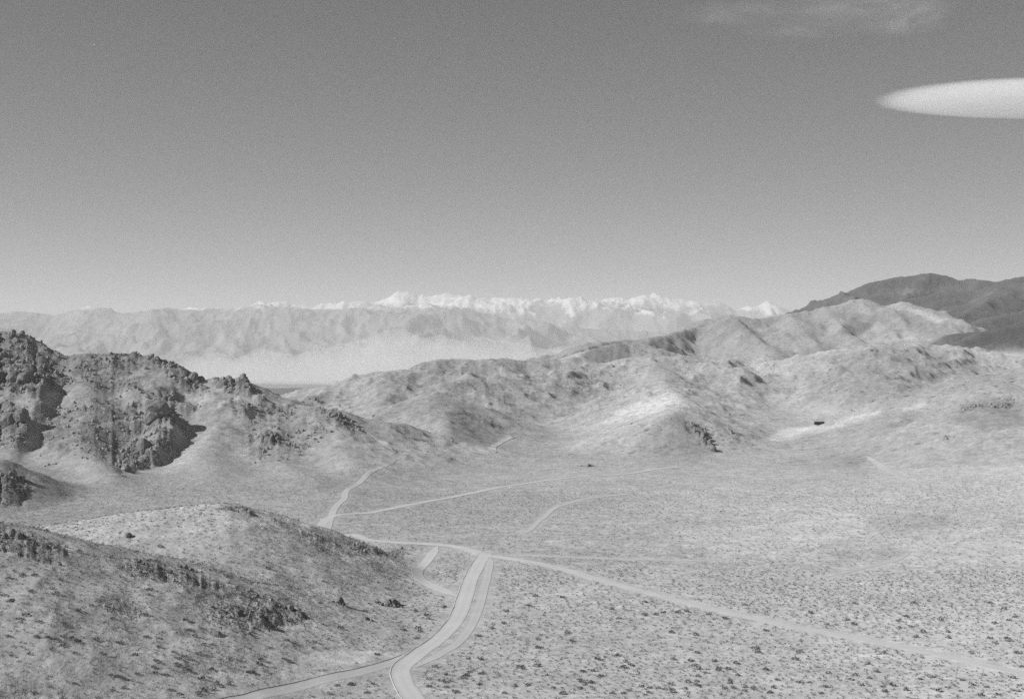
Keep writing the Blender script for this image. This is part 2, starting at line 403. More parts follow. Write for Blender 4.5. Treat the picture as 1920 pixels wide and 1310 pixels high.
def rocks(x, y, z, rock, hill):
    px, py = proj(x, y, z)
    rm = np.zeros(x.shape)
    wob = fbm(x / 25, y / 25, 3, 77) * 14
    for s, soft, (n0, n1), poly in ROCK:
        sel = (y > n0) & (y < n1)
        P = np.array(poly)
        sel &= (px > P[:, 0].min() - 40) & (px < P[:, 0].max() + 40) & (py > P[:, 1].min() - 40) & (py < P[:, 1].max() + 40)
        if not sel.any(): continue
        mk = poly_mask(px[sel] + wob[sel], py[sel] + wob[sel] * .6, poly, soft) * s
        rm[sel] = np.maximum(rm[sel], mk)
    # stray rocks on every stony slope
    st = sstep(.18, .42, fbm(x / 48, y / 48, 4, 51)) * np.clip(rock, 0, 1.2) * .52
    rm = np.maximum(rm, st)
    brk = sstep(-.25, .25, fbm(x / 22, y / 22, 3, 61))
    rmb = rm * (.35 + .65 * brk)
    sel = rmb > .02
    dz = np.zeros(x.shape); tone = np.zeros(x.shape)
    xs, ys = x[sel], y[sel]
    q = np.clip(np.hypot(xs, ys) / 1300, .38, 1.3)
    wx = fbm(xs / 9, ys / 9, 2, 3) * 3; wy = fbm(xs / 9, ys / 9, 2, 4) * 3
    a, va = cellular((xs + wx) / (19 * q), (ys + wy) / (24 * q), 1)
    b_, vb = cellular((xs + wx) / (9 * q), (ys + wy) / (11 * q), 2)
    c_, vc = cellular(xs / (4.2 * q), ys / (5.2 * q), 3)
    hgt = (a * (va ** 1.5) * 6.5 * sstep(.45, .9, rm[sel]) + b_ * vb * 3.2 + c_ * vc * 1.9) * q
    dz[sel] = (hgt - 1.0 * q) * rmb[sel]
    tone[sel] = rmb[sel] * (.55 + .45 * vb)
    return dz, tone, rm

# ---------------------------------------------------------------- the terrain grid
az = list(np.arange(-22.5, 22.5001, .052))
o_ = []; a_ = 22.5; st_ = .12
while a_ + st_ < 180:
    a_ += st_; o_.append(a_); st_ = min(st_ * 1.35, 6)
o_.append(180.0)
AZ = np.radians(np.array([-v for v in o_[::-1]] + az + o_))
lr = [math.log(2.0)]
def run(to, st):
    while lr[-1] < math.log(to): lr.append(lr[-1] + st)
run(330, .09); run(600, .0042); run(1500, .0029); run(2400, .0034); run(3400, .007); run(4700, .0036); run(5500, .0065); run(7800, .0042); run(9000, .012); run(13500, .03); run(15500, .006); run(72000, .07)
RR = np.exp(np.array(lr))
ga, gr = np.meshgrid(AZ, RR, indexing='ij')
X = (gr * np.sin(ga)); Y = (gr * np.cos(ga))
NA, NR = X.shape
Z, BZg, OWN, RK, HILL = terrain(X.ravel(), Y.ravel())
dz, tone, rmk = rocks(X.ravel(), Y.ravel(), Z, RK, HILL)
# ---- roads and tracks: where they run, in world coordinates
def grid_z(x, y, G):
    a = np.arctan2(x, y); r = np.hypot(x, y)
    i = np.interp(a, AZ, np.arange(NA)); j = np.interp(r, RR, np.arange(NR))
    ii = np.clip(i.astype(int), 0, NA - 2); jj = np.clip(j.astype(int), 0, NR - 2)
    fi, fj = i - ii, j - jj
    return (G[ii, jj] * (1 - fi) + G[ii + 1, jj] * fi) * (1 - fj) + (G[ii, jj + 1] * (1 - fi) + G[ii + 1, jj + 1] * fi) * fj
Zs = Z.reshape(NA, NR)
def ground_hit(px, py, y0=350, y1=3500):
    """the point of the ground seen along a line of sight from the lookout (first hit beyond y0)"""
    ys = np.exp(np.linspace(math.log(y0), math.log(y1), 1500))
    xs = (px - CX) / F * ys; zs = (CY - py) / F * ys
    g = grid_z(xs, ys, Zs)
    hit = np.where(g >= zs)[0]
    k = hit[0] if len(hit) else int(np.argmin(zs - g))
    return np.array([xs[k], ys[k]])
def smooth_line(P, step=2.0):
    P = np.array(P, float)
    out = [P[0]]
    n = len(P)
    for i in range(n - 1):
        p0 = P[max(i - 1, 0)]; p1 = P[i]; p2 = P[i + 1]; p3 = P[min(i + 2, n - 1)]
        m = max(2, int(np.hypot(*(p2 - p1)) / step))
        for t in np.linspace(0, 1, m + 1)[1:]:
            out.append(.5 * ((2 * p1) + (-p0 + p2) * t + (2 * p0 - 5 * p1 + 4 * p2 - p3) * t * t + (-p0 + 3 * p1 - 3 * p2 + p3) * t ** 3))
    return np.array(out)
ROADS = [  # name, label, half width, tone, points
 ('dirt_road', 3.1, 1.3, 1, [(812,1372),(800,1345),(778,1310),(757,1278),(755,1252),(790,1222),(830,1192),(858,1158),(873,1120),(884,1085),(897,1060),(912,1036)]),
 ('dirt_road', 2.5, 1.28, 1, [(400,1325),(500,1300),(600,1276),(680,1259),(735,1242),(775,1226)]),
 ('dirt_road', 2.5, 1.3, 0, [(905,1042),(880,1030),(840,1022),(790,1019),(740,1016),(690,1011),(650,1003),(605,989)]),
 ('dirt_road', 2.7, 1.33, 0, [(905,1040),(960,1047),(1040,1063),(1120,1085),(1200,1107),(1300,1132),(1420,1160),(1560,1188),(1700,1214),(1820,1240),(1960,1272)]),
 ('dirt_track', 2.6, 1.3, 0, [(820,1024),(805,1046),(786,1066),(784,1078),(802,1094),(830,1106),(858,1118)]),
 ('dirt_track', 2.8, 1.33, 0, [(585,988),(610,975),(700,960),(800,940),(900,921),(1000,904),(1100,893),(1180,888),(1230,880),(1300,873)]),
 ('dirt_track', 2.3, 1.27, 0, [(590,985),(625,958),(645,935),(650,920),(680,900),(710,878),(745,862)]),
 ('dirt_track', 1.8, 1.25, 0, [(930,1040),(1050,1043),(1200,1048),(1350,1051)]),
 ('dirt_track', 1.7, 1.22, 0, [(985,1000),(1020,970),(1045,950),(1100,935),(1200,925)]),
 ('dirt_track', 1.7, 1.2, 0, [(1550,1082),(1620,1065),(1680,1050),(1710,1032)]),
 ('dirt_track', 3.0, 1.45, 0, [(928,850),(925,838),(945,826),(970,820)]),
 ('dirt_track', 2.8, 1.4, 0, [(695,815),(710,826),(728,836),(742,850)]),
 ('dirt_track', 2.2, 1.18, 0, [(1625,855),(1660,878),(1700,900),(1725,912)]),
 ('dirt_track', 1.9, 1.18, 0, [(775,1252),(815,1232),(858,1205),(884,1172),(899,1135),(910,1095),(918,1060),(920,1045)]),
]
roadmask = np.zeros(X.size); road_lines = []
xf, yf = X.ravel(), Y.ravel()
for name, hw, tn, lift, pts in ROADS:
    P = smooth_line([ground_hit(a, b) for a, b in pts], 3.0)
    road_lines.append(P)
    sel = np.where((xf > P[:, 0].min() - 20) & (xf < P[:, 0].max() + 20) & (yf > P[:, 1].min() - 20) & (yf < P[:, 1].max() + 20))[0]
    d = np.full(len(sel), 1e9)
    for q in range(0, len(P) - 1, 2):
        a = P[q]; b = P[min(q + 2, len(P) - 1)]; e = b - a
        t = np.clip(((xf[sel] - a[0]) * e[0] + (yf[sel] - a[1]) * e[1]) / (e @ e + 1e-9), 0, 1)
        d = np.minimum(d, np.hypot(xf[sel] - a[0] - t * e[0], yf[sel] - a[1] - t * e[1]))
    roadmask[sel] = np.maximum(roadmask[sel], 1 - sstep(hw * 1.0, hw * 1.0 + 5, d))
ZF = Z + dz * (1 - roadmask)
PXg, PYg = proj(xf, yf, Z)
alb = np.full(X.size, .30)
# the kinds of ground have their own tones
ALB = {'ground': .41, 'near': .485, 'left': .42, 'mid': .395, 'slope': .335, 'pale': .30, 'dark': .10, 'far': .10}
for i, gname in enumerate(GROUPS): alb[OWN == i] = ALB[gname]
alb[(OWN == 0) & (yf > 2600)] = .33
alb *= 1 - .09 * sstep(850, 1300, yf) * (OWN == 0)
albg = alb.reshape(NA, NR)
for _ in range(4):   # soft seams between kinds
    albg = (albg + np.roll(albg, 1, 0) + np.roll(albg, -1, 0)) / 3
    c_ = albg.copy(); c_[:, 1:-1] = (albg[:, :-2] + albg[:, 1:-1] + albg[:, 2:]) / 3; albg = c_
alb = albg.ravel()
wobx = fbm(xf / 40, yf / 40, 4, 91); woby = fbm(xf / 40, yf / 40, 4, 97)
far_ = np.clip(yf / 1000, .5, 4)
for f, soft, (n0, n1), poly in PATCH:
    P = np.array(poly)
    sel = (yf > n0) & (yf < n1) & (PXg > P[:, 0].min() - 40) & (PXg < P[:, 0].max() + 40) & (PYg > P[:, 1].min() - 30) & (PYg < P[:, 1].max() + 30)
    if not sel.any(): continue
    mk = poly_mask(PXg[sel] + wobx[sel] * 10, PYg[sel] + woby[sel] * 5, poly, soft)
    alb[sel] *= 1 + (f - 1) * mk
alb *= 1 - np.clip(tone, 0, 1) * .40
co = np.c_[xf, yf, ZF]
OWNg = OWN.reshape(NA, NR)

# ---------------------------------------------------------------- materials
def ntree(name):
    m = bpy.data.materials.new(name); m.use_nodes = True
    nt = m.node_tree; nt.nodes.clear()
    out = nt.nodes.new("ShaderNodeOutputMaterial")
    return m, nt, out
def nd(nt, t, **k):
    n = nt.nodes.new(t)
    for a, v in k.items():
        if a.startswith('i_'): n.inputs[a[2:].replace('_', ' ')].default_value = v
        else: setattr(n, a, v)
    return n
def mth(nt, op, a, b=None, c=None, clamp=False):
    n = nt.nodes.new("ShaderNodeMath"); n.operation = op; n.use_clamp = clamp
    for i, v in enumerate((a, b, c)):
        if v is None: continue
        if isinstance(v, (int, float)): n.inputs[i].default_value = v
        else: nt.links.new(v, n.inputs[i])
    return n.outputs[0]
def noise(nt, vec, scale, detail=3, rough=.5):
    n = nd(nt, "ShaderNodeTexNoise"); n.inputs['Scale'].default_value = scale; n.inputs['Detail'].default_value = detail; n.inputs['Roughness'].default_value = rough
    nt.links.new(vec, n.inputs['Vector']); return n.outputs['Fac']
def mapr(nt, v, a, b, c, d):
    n = nd(nt, "ShaderNodeMapRange"); n.inputs[1].default_value = a; n.inputs[2].default_value = b; n.inputs[3].default_value = c; n.inputs[4].default_value = d
    nt.links.new(v, n.inputs[0]); return n.outputs[0]

def ground_material():
    m, nt, out = ntree("desert_soil")
    L = nt.links.new
    pos = nd(nt, "ShaderNodeNewGeometry").outputs['Position']
    flat = nd(nt, "ShaderNodeVectorMath", operation='MULTIPLY'); L(pos, flat.inputs[0]); flat.inputs[1].default_value = (1, 1, .9)
    v = flat.outputs[0]
    alb = nd(nt, "ShaderNodeAttribute", attribute_name="alb").outputs['Fac']
    rk = nd(nt, "ShaderNodeAttribute", attribute_name="rock").outputs['Fac']
    spk = nd(nt, "ShaderNodeAttribute", attribute_name="speck").outputs['Fac']
    big = mapr(nt, noise(nt, v, .006, 4), .3, .7, .90, 1.10)
    mid = mapr(nt, noise(nt, v, .035, 5, .65), .3, .7, .91, 1.09)
    fin = mapr(nt, noise(nt, v, .4, 4, .7), .3, .7, .84, 1.16)
    vfn = mapr(nt, noise(nt, v, .13, 3, .7), .3, .7, .80, 1.20)
    c = mth(nt, 'MULTIPLY', mth(nt, 'MULTIPLY', alb, big), mth(nt, 'MULTIPLY', mid, mth(nt, 'MULTIPLY', fin, vfn)))
    # distant brush, too small to be plants of their own
    vo = nd(nt, "ShaderNodeTexVoronoi", feature='F1'); vo.inputs['Scale'].default_value = .17; L(v, vo.inputs['Vector'])
    cellr = nd(nt, "ShaderNodeSeparateColor"); L(vo.outputs['Color'], cellr.inputs[0])
    dots = mapr(nt, vo.outputs['Distance'], .12, .42, 1, 0)
    dots = mth(nt, 'MULTIPLY', dots, mapr(nt, cellr.outputs[0], .25, .55, 0, 1))
    dn = mapr(nt, noise(nt, v, .02, 4), .35, .6, .35, 1)
    dots = mth(nt, 'MULTIPLY', mth(nt, 'MULTIPLY', dots, dn), spk)
    vo2 = nd(nt, "ShaderNodeTexVoronoi", feature='F1'); vo2.inputs['Scale'].default_value = .06; L(v, vo2.inputs['Vector'])
    c2 = nd(nt, "ShaderNodeSeparateColor"); L(vo2.outputs['Color'], c2.inputs[0])
    d2 = mth(nt, 'MULTIPLY', mapr(nt, vo2.outputs['Distance'], .08, .3, 1, 0), mapr(nt, c2.outputs[1], .45, .65, 0, 1))
    d2 = mth(nt, 'MULTIPLY', mth(nt, 'MULTIPLY', d2, dn), spk)
    c = mth(nt, 'MULTIPLY', c, mth(nt, 'SUBTRACT', 1, mth(nt, 'MULTIPLY', dots, .48)))
    c = mth(nt, 'MULTIPLY', c, mth(nt, 'SUBTRACT', 1, mth(nt, 'MULTIPLY', d2, .65)))
    # dark varnish on bare rock
    vr = mapr(nt, noise(nt, pos, .22, 5, .7), .35, .62, .55, 1.1)
    c = mth(nt, 'MULTIPLY', c, mth(nt, 'ADD', mth(nt, 'MULTIPLY', mth(nt, 'SUBTRACT', vr, 1), rk), 1))
    bs = nd(nt, "ShaderNodeBsdfDiffuse"); bs.inputs['Roughness'].default_value = .8
    L(c, bs.inputs['Color'])
    h = mth(nt, 'ADD', mth(nt, 'MULTIPLY', noise(nt, pos, .12, 6, .65), 5.0), mth(nt, 'MULTIPLY', noise(nt, pos, .5, 3, .6), .9))
    hs = mth(nt, 'MULTIPLY', h, mth(nt, 'ADD', mth(nt, 'MULTIPLY', rk, 1.0), .24))
    bp = nd(nt, "ShaderNodeBump"); bp.inputs['Strength'].default_value = 1; bp.inputs['Distance'].default_value = 1.0
    L(hs, bp.inputs['Height']); L(bp.outputs[0], bs.inputs['Normal'])
    L(bs.outputs[0], out.inputs[0])
    return m
M_ground = ground_material()

def simple(name, col, vary=.15, scale=1.0, bump=0, obj=False):
    m, nt, out = ntree(name); L = nt.links.new
    if obj: v = nd(nt, "ShaderNodeTexCoord").outputs['Object']
    else: v = nd(nt, "ShaderNodeNewGeometry").outputs['Position']
    n = noise(nt, v, scale, 5, .65)
    c = mth(nt, 'MULTIPLY', mapr(nt, n, .3, .7, 1 - vary, 1 + vary), col)
    if obj:
        r = nd(nt, "ShaderNodeObjectInfo").outputs['Random']
        c = mth(nt, 'MULTIPLY', c, mapr(nt, r, 0, 1, .8, 1.2))
    bs = nd(nt, "ShaderNodeBsdfDiffuse"); L(c, bs.inputs['Color'])
    if bump:
        bp = nd(nt, "ShaderNodeBump"); bp.inputs['Distance'].default_value = bump; L(n, bp.inputs['Height']); L(bp.outputs[0], bs.inputs['Normal'])
    L(bs.outputs[0], out.inputs[0])
    return m

# ---------------------------------------------------------------- terrain objects
ii, jj = np.meshgrid(np.arange(NA - 1), np.arange(NR - 1), indexing='ij')
q = np.stack([ii * NR + jj, (ii + 1) * NR + jj, (ii + 1) * NR + jj + 1, ii * NR + jj + 1], -1).reshape(-1, 4)
q = q[:, ::-1]
# decimate behind the camera is already in the grid spacing
qown = OWNg[:-1, :-1].ravel().copy()
qy = Y[:-1, :-1].ravel()
# majority smoothing so that the pieces have clean outlines
og = OWNg.copy()
for _ in range(6):
    s = np.stack([og, np.roll(og, 1, 0), np.roll(og, -1, 0), np.roll(og, 1, 1), np.roll(og, -1, 1)])
    og = np.sort(s, 0)[2]
qown = og[:-1, :-1].ravel()
speck = sstep(950, 1450, yf) * (1 - sstep(4200, 6500, yf) * .7) * (1 - np.clip(roadmask, 0, 1))
speck = np.where(PXg > 0, speck, speck)
TNAMES = {'ground': 'ground', 'near': 'knolls', 'left': 'rocky_hill', 'mid': 'hills', 'slope': 'hillside', 'pale': 'pale_hills', 'dark': 'dark_mountain', 'far': 'low_hills'}
rockatt = np.clip(tone * 1.1, 0, 1)
# vertex normals of the whole sheet, kept so that the pieces join without a seam
def grid_normals(co):
    P = co.reshape(NA, NR, 3)
    di = np.zeros_like(P); dj = np.zeros_like(P)
    di[1:-1] = P[2:] - P[:-2]; di[0] = P[1] - P[0]; di[-1] = P[-1] - P[-2]
    dj[:, 1:-1] = P[:, 2:] - P[:, :-2]; dj[:, 0] = P[:, 1] - P[:, 0]; dj[:, -1] = P[:, -1] - P[:, -2]
    n = np.cross(di, dj); n[n[..., 2] < 0] *= -1
    return (n / (np.linalg.norm(n, axis=-1, keepdims=True) + 1e-12)).reshape(-1, 3)
for i, gname in enumerate(GROUPS):
    f = q[qown == i]
    if len(f) == 0: continue
    used, inv = np.unique(f, return_inverse=True)
    m = mesh_from(TNAMES[gname], co[used], inv.reshape(-1, 4), [M_ground], {'alb': alb[used], 'rock': rockatt[used], 'speck': speck[used]})
    tag(link(TNAMES[gname], m), kind='structure')

# ---------------------------------------------------------------- far ranges
def interp_pts(pts, u):
    P = np.array(pts, float); return np.interp(u, P[:, 0], P[:, 1])
def range_material(name, rock, snow, s0, s1, sn):
    m, nt, out = ntree(name); L = nt.links.new
    geo = nd(nt, "ShaderNodeNewGeometry"); pos = geo.outputs['Position']
    n = noise(nt, pos, .0012, 6, .65); n2 = noise(nt, pos, .006, 4, .7)
    c = mth(nt, 'MULTIPLY', mapr(nt, n, .3, .7, .75, 1.25), rock)
    sn_ = nd(nt, "ShaderNodeAttribute", attribute_name="snow").outputs['Fac']
    k = mapr(nt, mth(nt, 'ADD', sn_, mth(nt, 'MULTIPLY', mth(nt, 'SUBTRACT', n2, .5), 1.1)), .30, .72, 0, 1)
    mx = mth(nt, 'ADD', mth(nt, 'MULTIPLY', c, mth(nt, 'SUBTRACT', 1, k)), mth(nt, 'MULTIPLY', k, snow))
    bs = nd(nt, "ShaderNodeBsdfDiffuse"); L(mx, bs.inputs['Color'])
    bp = nd(nt, "ShaderNodeBump"); bp.inputs['Distance'].default_value = 1.0; L(mth(nt, 'MULTIPLY', noise(nt, pos, .004, 6, .6), 90), bp.inputs['Height']); L(bp.outputs[0], bs.inputs['Normal'])
    L(bs.outputs[0], out.inputs[0]); return m

def far_range(name, crest, y0, yc, y1, zbase, nu, nv, jag, gul, wl, mat, snowf, pr=1.35, seed=0):
    us = np.linspace(-420, 2300, nu); vs_ = np.linspace(0, 1, nv)
    U, V = np.meshgrid(us, vs_, indexing='ij')
    Yv = y0 + (y1 - y0) * V
    Xv = (U - CX) / F * yc * (.75 + .25 * Yv / yc)
    tc = (yc - y0) / (y1 - y0)
    pyc = interp_pts(crest, us)
    zcst = (CY - pyc) / F * yc
    zcst = zcst + jag * (fbm(us / 34, us * 0 + seed, 5, seed, .65))  
    H = (zcst - zbase)[:, None]
    wob = fbm(Xv / (wl * 2.2), Yv / (wl * 3), 3, seed + 5)
    t = np.clip(V / tc + wob * .16 * np.sin(np.clip(V / tc, 0, 1) * np.pi), 0, 1)
    front = t ** pr
    back = 1 - np.clip((V - tc) / (1 - tc), 0, 1) ** .9
    prof = np.where(V <= tc, front, back)
    g = ridged((Xv * .88 + Yv * .40 + wob * wl * .9) / wl, (Yv * .8 - Xv * .45) / (wl * 2.0), 5, seed + 9)
    sp = ridged((Xv * .9 - Yv * .42 - wob * wl) / (wl * 4.6), (Yv * .8 + Xv * .4) / (wl * 6.5), 4, seed + 19)
    mid = np.sin(np.clip(prof, 0, 1) * np.pi) ** .7 * np.where(V <= tc, 1, .6)
    g2 = ridged((Xv + Yv * .2 - wob * wl) / (wl * .38), Yv / (wl * .9), 3, seed + 29)
    Zv = zbase + H * prof + mid * ((g - .42) * gul + (sp - .4) * gul * 4.6 + (g2 - .4) * gul * .35)
    pk = ridged(Xv / (jag * 13) + wob, Yv / (jag * 13), 4, seed + 39) - .45
    Zv = Zv + jag * 1.9 * pk * np.clip(prof, 0, 1) ** 3
    Zv = Zv - 60 * (prof < .001)
    co_ = np.c_[Xv.ravel(), Yv.ravel(), Zv.ravel()]
    a, b = np.meshgrid(np.arange(nu - 1), np.arange(nv - 1), indexing='ij')
    qd = np.stack([a * nv + b, a * nv + b + 1, (a + 1) * nv + b + 1, (a + 1) * nv + b], -1).reshape(-1, 4)[:, ::-1]
    sn = snowf(U, Zv, g)
    m = mesh_from(name, co_, qd, [mat], {'snow': sn.ravel()})
    return tag(link(name, m), kind='structure')

M_front = range_material("range_rock", .25, .75, 0, 1, 0)
M_snow = range_material("snow_range", .24, .72, 0, 1, 0)
front_crest = [(-420,600),(0,584),(60,583),(100,591),(150,576),(180,571),(222,584),(260,583),(300,576),(350,581),(440,577),(490,569),(520,574),(560,578),(620,580),(680,576),(730,571),(800,570),(850,573),(900,584),(960,598),(1050,610),(1150,617),(1300,625),(1400,634),(1500,640),(2300,650)]
snow_crest = [(-420,640),(200,620),(300,582),(350,576),(440,580),(480,566),(520,561),(545,566),(600,569),(700,562),(740,547),(765,542),(785,554),(810,552),(850,548),(880,549),(915,557),(960,556),(1000,561),(1060,559),(1100,563),(1150,558),(1180,561),(1210,549),(1240,553),(1300,561),(1350,566),(1380,576),(1400,571),(1440,564),(1480,576),(1600,600),(2300,640)]
def snow_front(U, Z, g):
    return sstep(820, 1150, Z) * .75 * sstep(.25, .6, 1 - g) + .05
def snow_back(U, Z, g):
    return sstep(700, 1650, Z + (g - .5) * 900) * .95
far_range('mountain_range', front_crest, 25500, 35000, 40000, -575, 1000, 120, 38, 170, 1000, M_front, snow_front, 1.3, 3)
far_range('snowy_mountain_range', snow_crest, 38500, 48000, 54000, -600, 1000, 110, 85, 270, 1300, M_snow, snow_back, 1.1, 27)

# ---------------------------------------------------------------- roads
def road_material(name, col):
    m, nt, out = ntree(name); L = nt.links.new
    pos = nd(nt, "ShaderNodeNewGeometry").outputs['Position']
    n = noise(nt, pos, .08, 5, .6); n2 = noise(nt, pos, 1.2, 3, .6)
    at = nd(nt, "ShaderNodeAttribute", attribute_name="rut").outputs['Fac']
    c = mth(nt, 'MULTIPLY', mth(nt, 'MULTIPLY', mapr(nt, n, .3, .7, .95, 1.05), mapr(nt, n2, .3, .7, .96, 1.04)), mth(nt, 'MULTIPLY', at, col))
    bs = nd(nt, "ShaderNodeBsdfDiffuse"); L(c, bs.inputs['Color']); L(bs.outputs[0], out.inputs[0])
    return m
ZFg = ZF.reshape(NA, NR)
for k, ((name, hw, tn, lift, pts), P) in enumerate(zip(ROADS, road_lines)):
    P = smooth_line(P[::2], 1.5) if len(P) > 6 else P
    T = np.gradient(P, axis=0); T /= np.linalg.norm(T, axis=1, keepdims=True) + 1e-9
    Nn = np.c_[-T[:, 1], T[:, 0]]
    cross = np.array([-1.0, -.97, -.84, -.55, -.25, 0, .25, .55, .84, .97, 1.0])
    s = np.arange(len(P)) * 1.5
    el = 1 + .16 * fbm(s / 16, s * 0 + k, 3, k) + .04 * fbm(s / 3, s * 0 + k, 2, k); er = 1 + .16 * fbm(s / 16, s * 0 + k + 50, 3, k + 3) + .04 * fbm(s / 3, s * 0 + k, 2, k + 5)
    tp = np.clip(np.minimum(s, s[-1] - s) / 18 + .2, 0, 1) if name == 'dirt_track' else np.ones(len(s))
    el = el * tp; er = er * tp
    if lift: cross = np.array([-1.0] + list(cross[1:-1]) + [1.04, 1.14, 1.24])
    off = np.where(cross[None] < 0, cross[None] * el[:, None], cross[None] * er[:, None]) * hw
    x = P[:, :1] + Nn[:, :1] * off; y = P[:, 1:] + Nn[:, 1:] * off
    z = grid_z(x, y, ZFg)
    edge = np.clip(1 - np.abs(cross)[None] ** 4, 0, 1) * (np.abs(cross) < 1)[None]
    bank = np.where(np.abs(cross - 1.14) < .01, .17, 0)[None] * (1 + .5 * fbm(s / 14, s * 0, 2, k + 9))[:, None]
    z = z + np.where(edge > .01, (.02 + .002 * k + .015 * (hw > 2.5)) + .09 * (y / 1000) ** 2, -.015) + bank 
    rut = np.where(np.abs(np.abs(cross) - .55) < .01, 1.03, np.where(np.abs(cross) < .1, .96, 1.0))[None] * np.ones(x.shape)
    rag = .5 + .5 * fbm(x / 3.5, y / 3.5, 2, 300)          # loose soil drifts in from the sides
    rut = np.where((np.abs(cross) > .8)[None], rut * (1 - (1 - .95 / tn) * np.clip(.35 + .9 * rag, 0, 1) * np.where(np.abs(cross) > .9, .8, .2)[None]), rut)
    nP, nC = x.shape
    a, b = np.meshgrid(np.arange(nP - 1), np.arange(nC - 1), indexing='ij')
    qd = np.stack([a * nC + b, (a + 1) * nC + b, (a + 1) * nC + b + 1, a * nC + b + 1], -1).reshape(-1, 4)
    m = mesh_from(name, np.c_[x.ravel(), y.ravel(), z.ravel()], qd[:, ::-1], [road_material(name + "_dust", .41 * tn)], {'rut': rut.ravel()}, smooth=False)
    if m.polygons[0].normal.z < 0: m.flip_normals()
    tag(link(name, m), kind='structure')

# ---------------------------------------------------------------- shrubs
M_shrub = simple("dry_shrub", .17, .3, 1.6, obj=True)
M_shrub_far = simple("dry_brush", .17, .35, .35)
def shrub_arrays(n, seed, rad=1.0, h=.75):
    r = np.random.default_rng(seed)
    V = []; Fc = []
    for k in range(n):
        a = r.random() * 2 * np.pi; rr = rad * math.sqrt(r.random()) * .95; hh = h * (1 - (rr / rad) ** 2 * .55) * (.35 + .65 * r.random())
        c = np.array([rr * math.cos(a), rr * math.sin(a), hh])
        s = .34 * rad * (.6 + .7 * r.random()) * (6 / n) ** .0
        d = r.standard_normal((3, 3)); d /= np.linalg.norm(d, axis=1, keepdims=True)
        t = c + d * s; t[:, 2] = np.maximum(t[:, 2], -.05)
        b = len(V) * 1
        V.extend(t); Fc.append((b, b + 1, b + 2))
    return np.array(V), np.array(Fc)
def free_spot(x, y, m=1.8):
    return True
# positions: poisson-like jittered scatter over the plain and the stony slopes
def scatter(r0, r1, sp, pxa=-330, pxb=2320):
    out = []
    a0, a1 = math.atan((pxa - CX) / F), math.atan((pxb - CX) / F)
    area = .5 * (a1 - a0) * (r1 * r1 - r0 * r0); n = int(area / (sp * sp))
    x0, x1 = r1 * math.sin(a0), r1 * math.sin(a1)
    gx, gy = np.meshgrid(np.arange(x0, x1, sp), np.arange(r0 * .9, r1, sp), indexing='ij')
    gx = gx + (rng.random(gx.shape) - .5) * sp * 1.15; gy = gy + (rng.random(gx.shape) - .5) * sp * 1.15
    gx, gy = gx.ravel(), gy.ravel(); r = np.hypot(gx, gy); a = np.arctan2(gx, gy)
    k = (r >= r0) & (r < r1) & (a > a0) & (a < a1)
    return gx[k], gy[k]
xs_, ys_ = [], []
for r0, r1, sp in ((380, 700, 2.45), (700, 1100, 3.3), (1100, 1700, 4.8), (1700, 2500, 8.0)):
    a, b = scatter(r0, r1, sp); xs_.append(a); ys_.append(b)
xs_ = np.concatenate(xs_); ys_ = np.concatenate(ys_)
dens = .6 + .9 * fbm(xs_ / 70, ys_ / 70, 4, 131) + .5 * fbm(xs_ / 16, ys_ / 16, 2, 137)
keep = rng.random(len(xs_)) < np.clip(dens + .35, .1, 1)
rmv = grid_z(xs_, ys_, roadmask.reshape(NA, NR)); keep &= rmv < .35
pal = grid_z(xs_, ys_, alb.reshape(NA, NR)); keep &= rng.random(len(xs_)) > sstep(.46, .56, pal)
rkv = grid_z(xs_, ys_, tone.reshape(NA, NR)); keep &= rkv < .6
xs_, ys_ = xs_[keep], ys_[keep]
zs_ = grid_z(xs_, ys_, ZFg)
rad = .42 + .5 * rng.random(len(xs_)) ** 1.5; rad *= 1 + .35 * (rng.random(len(xs_)) < .1)
ppx, ppy = proj(xs_, ys_, zs_)
infr = (ppx > 5) & (ppx < 1915) & (ppy < 1303)
size = np.where(infr, rad / ys_, 0)
order = np.argsort(-size)
big = order[:300]; rest = np.setdiff1d(np.arange(len(xs_)), big)
print("shrubs", len(xs_))
protos = []
for k in range(6):
    V, Fc = shrub_arrays(46, 500 + k)
    protos.append(mesh_from('desert_shrub', V, Fc, [M_shrub], smooth=False))
for k, i in enumerate(big):
    o = bpy.data.objects.new('desert_shrub', protos[k % 6]); COL.objects.link(o)
    o.location = (xs_[i], ys_[i], zs_[i] - .03); o.rotation_euler = (0, 0, float(rng.random() * 6.28))
    s = float(rad[i]); o.scale = (s, s, s * float(.85 + .4 * rng.random()))
    tag(o, 'low dry grey desert shrub, a dark dot on the pale plain along the lower edge', 'shrub', 'desert shrubs scattered over the nearest ground')
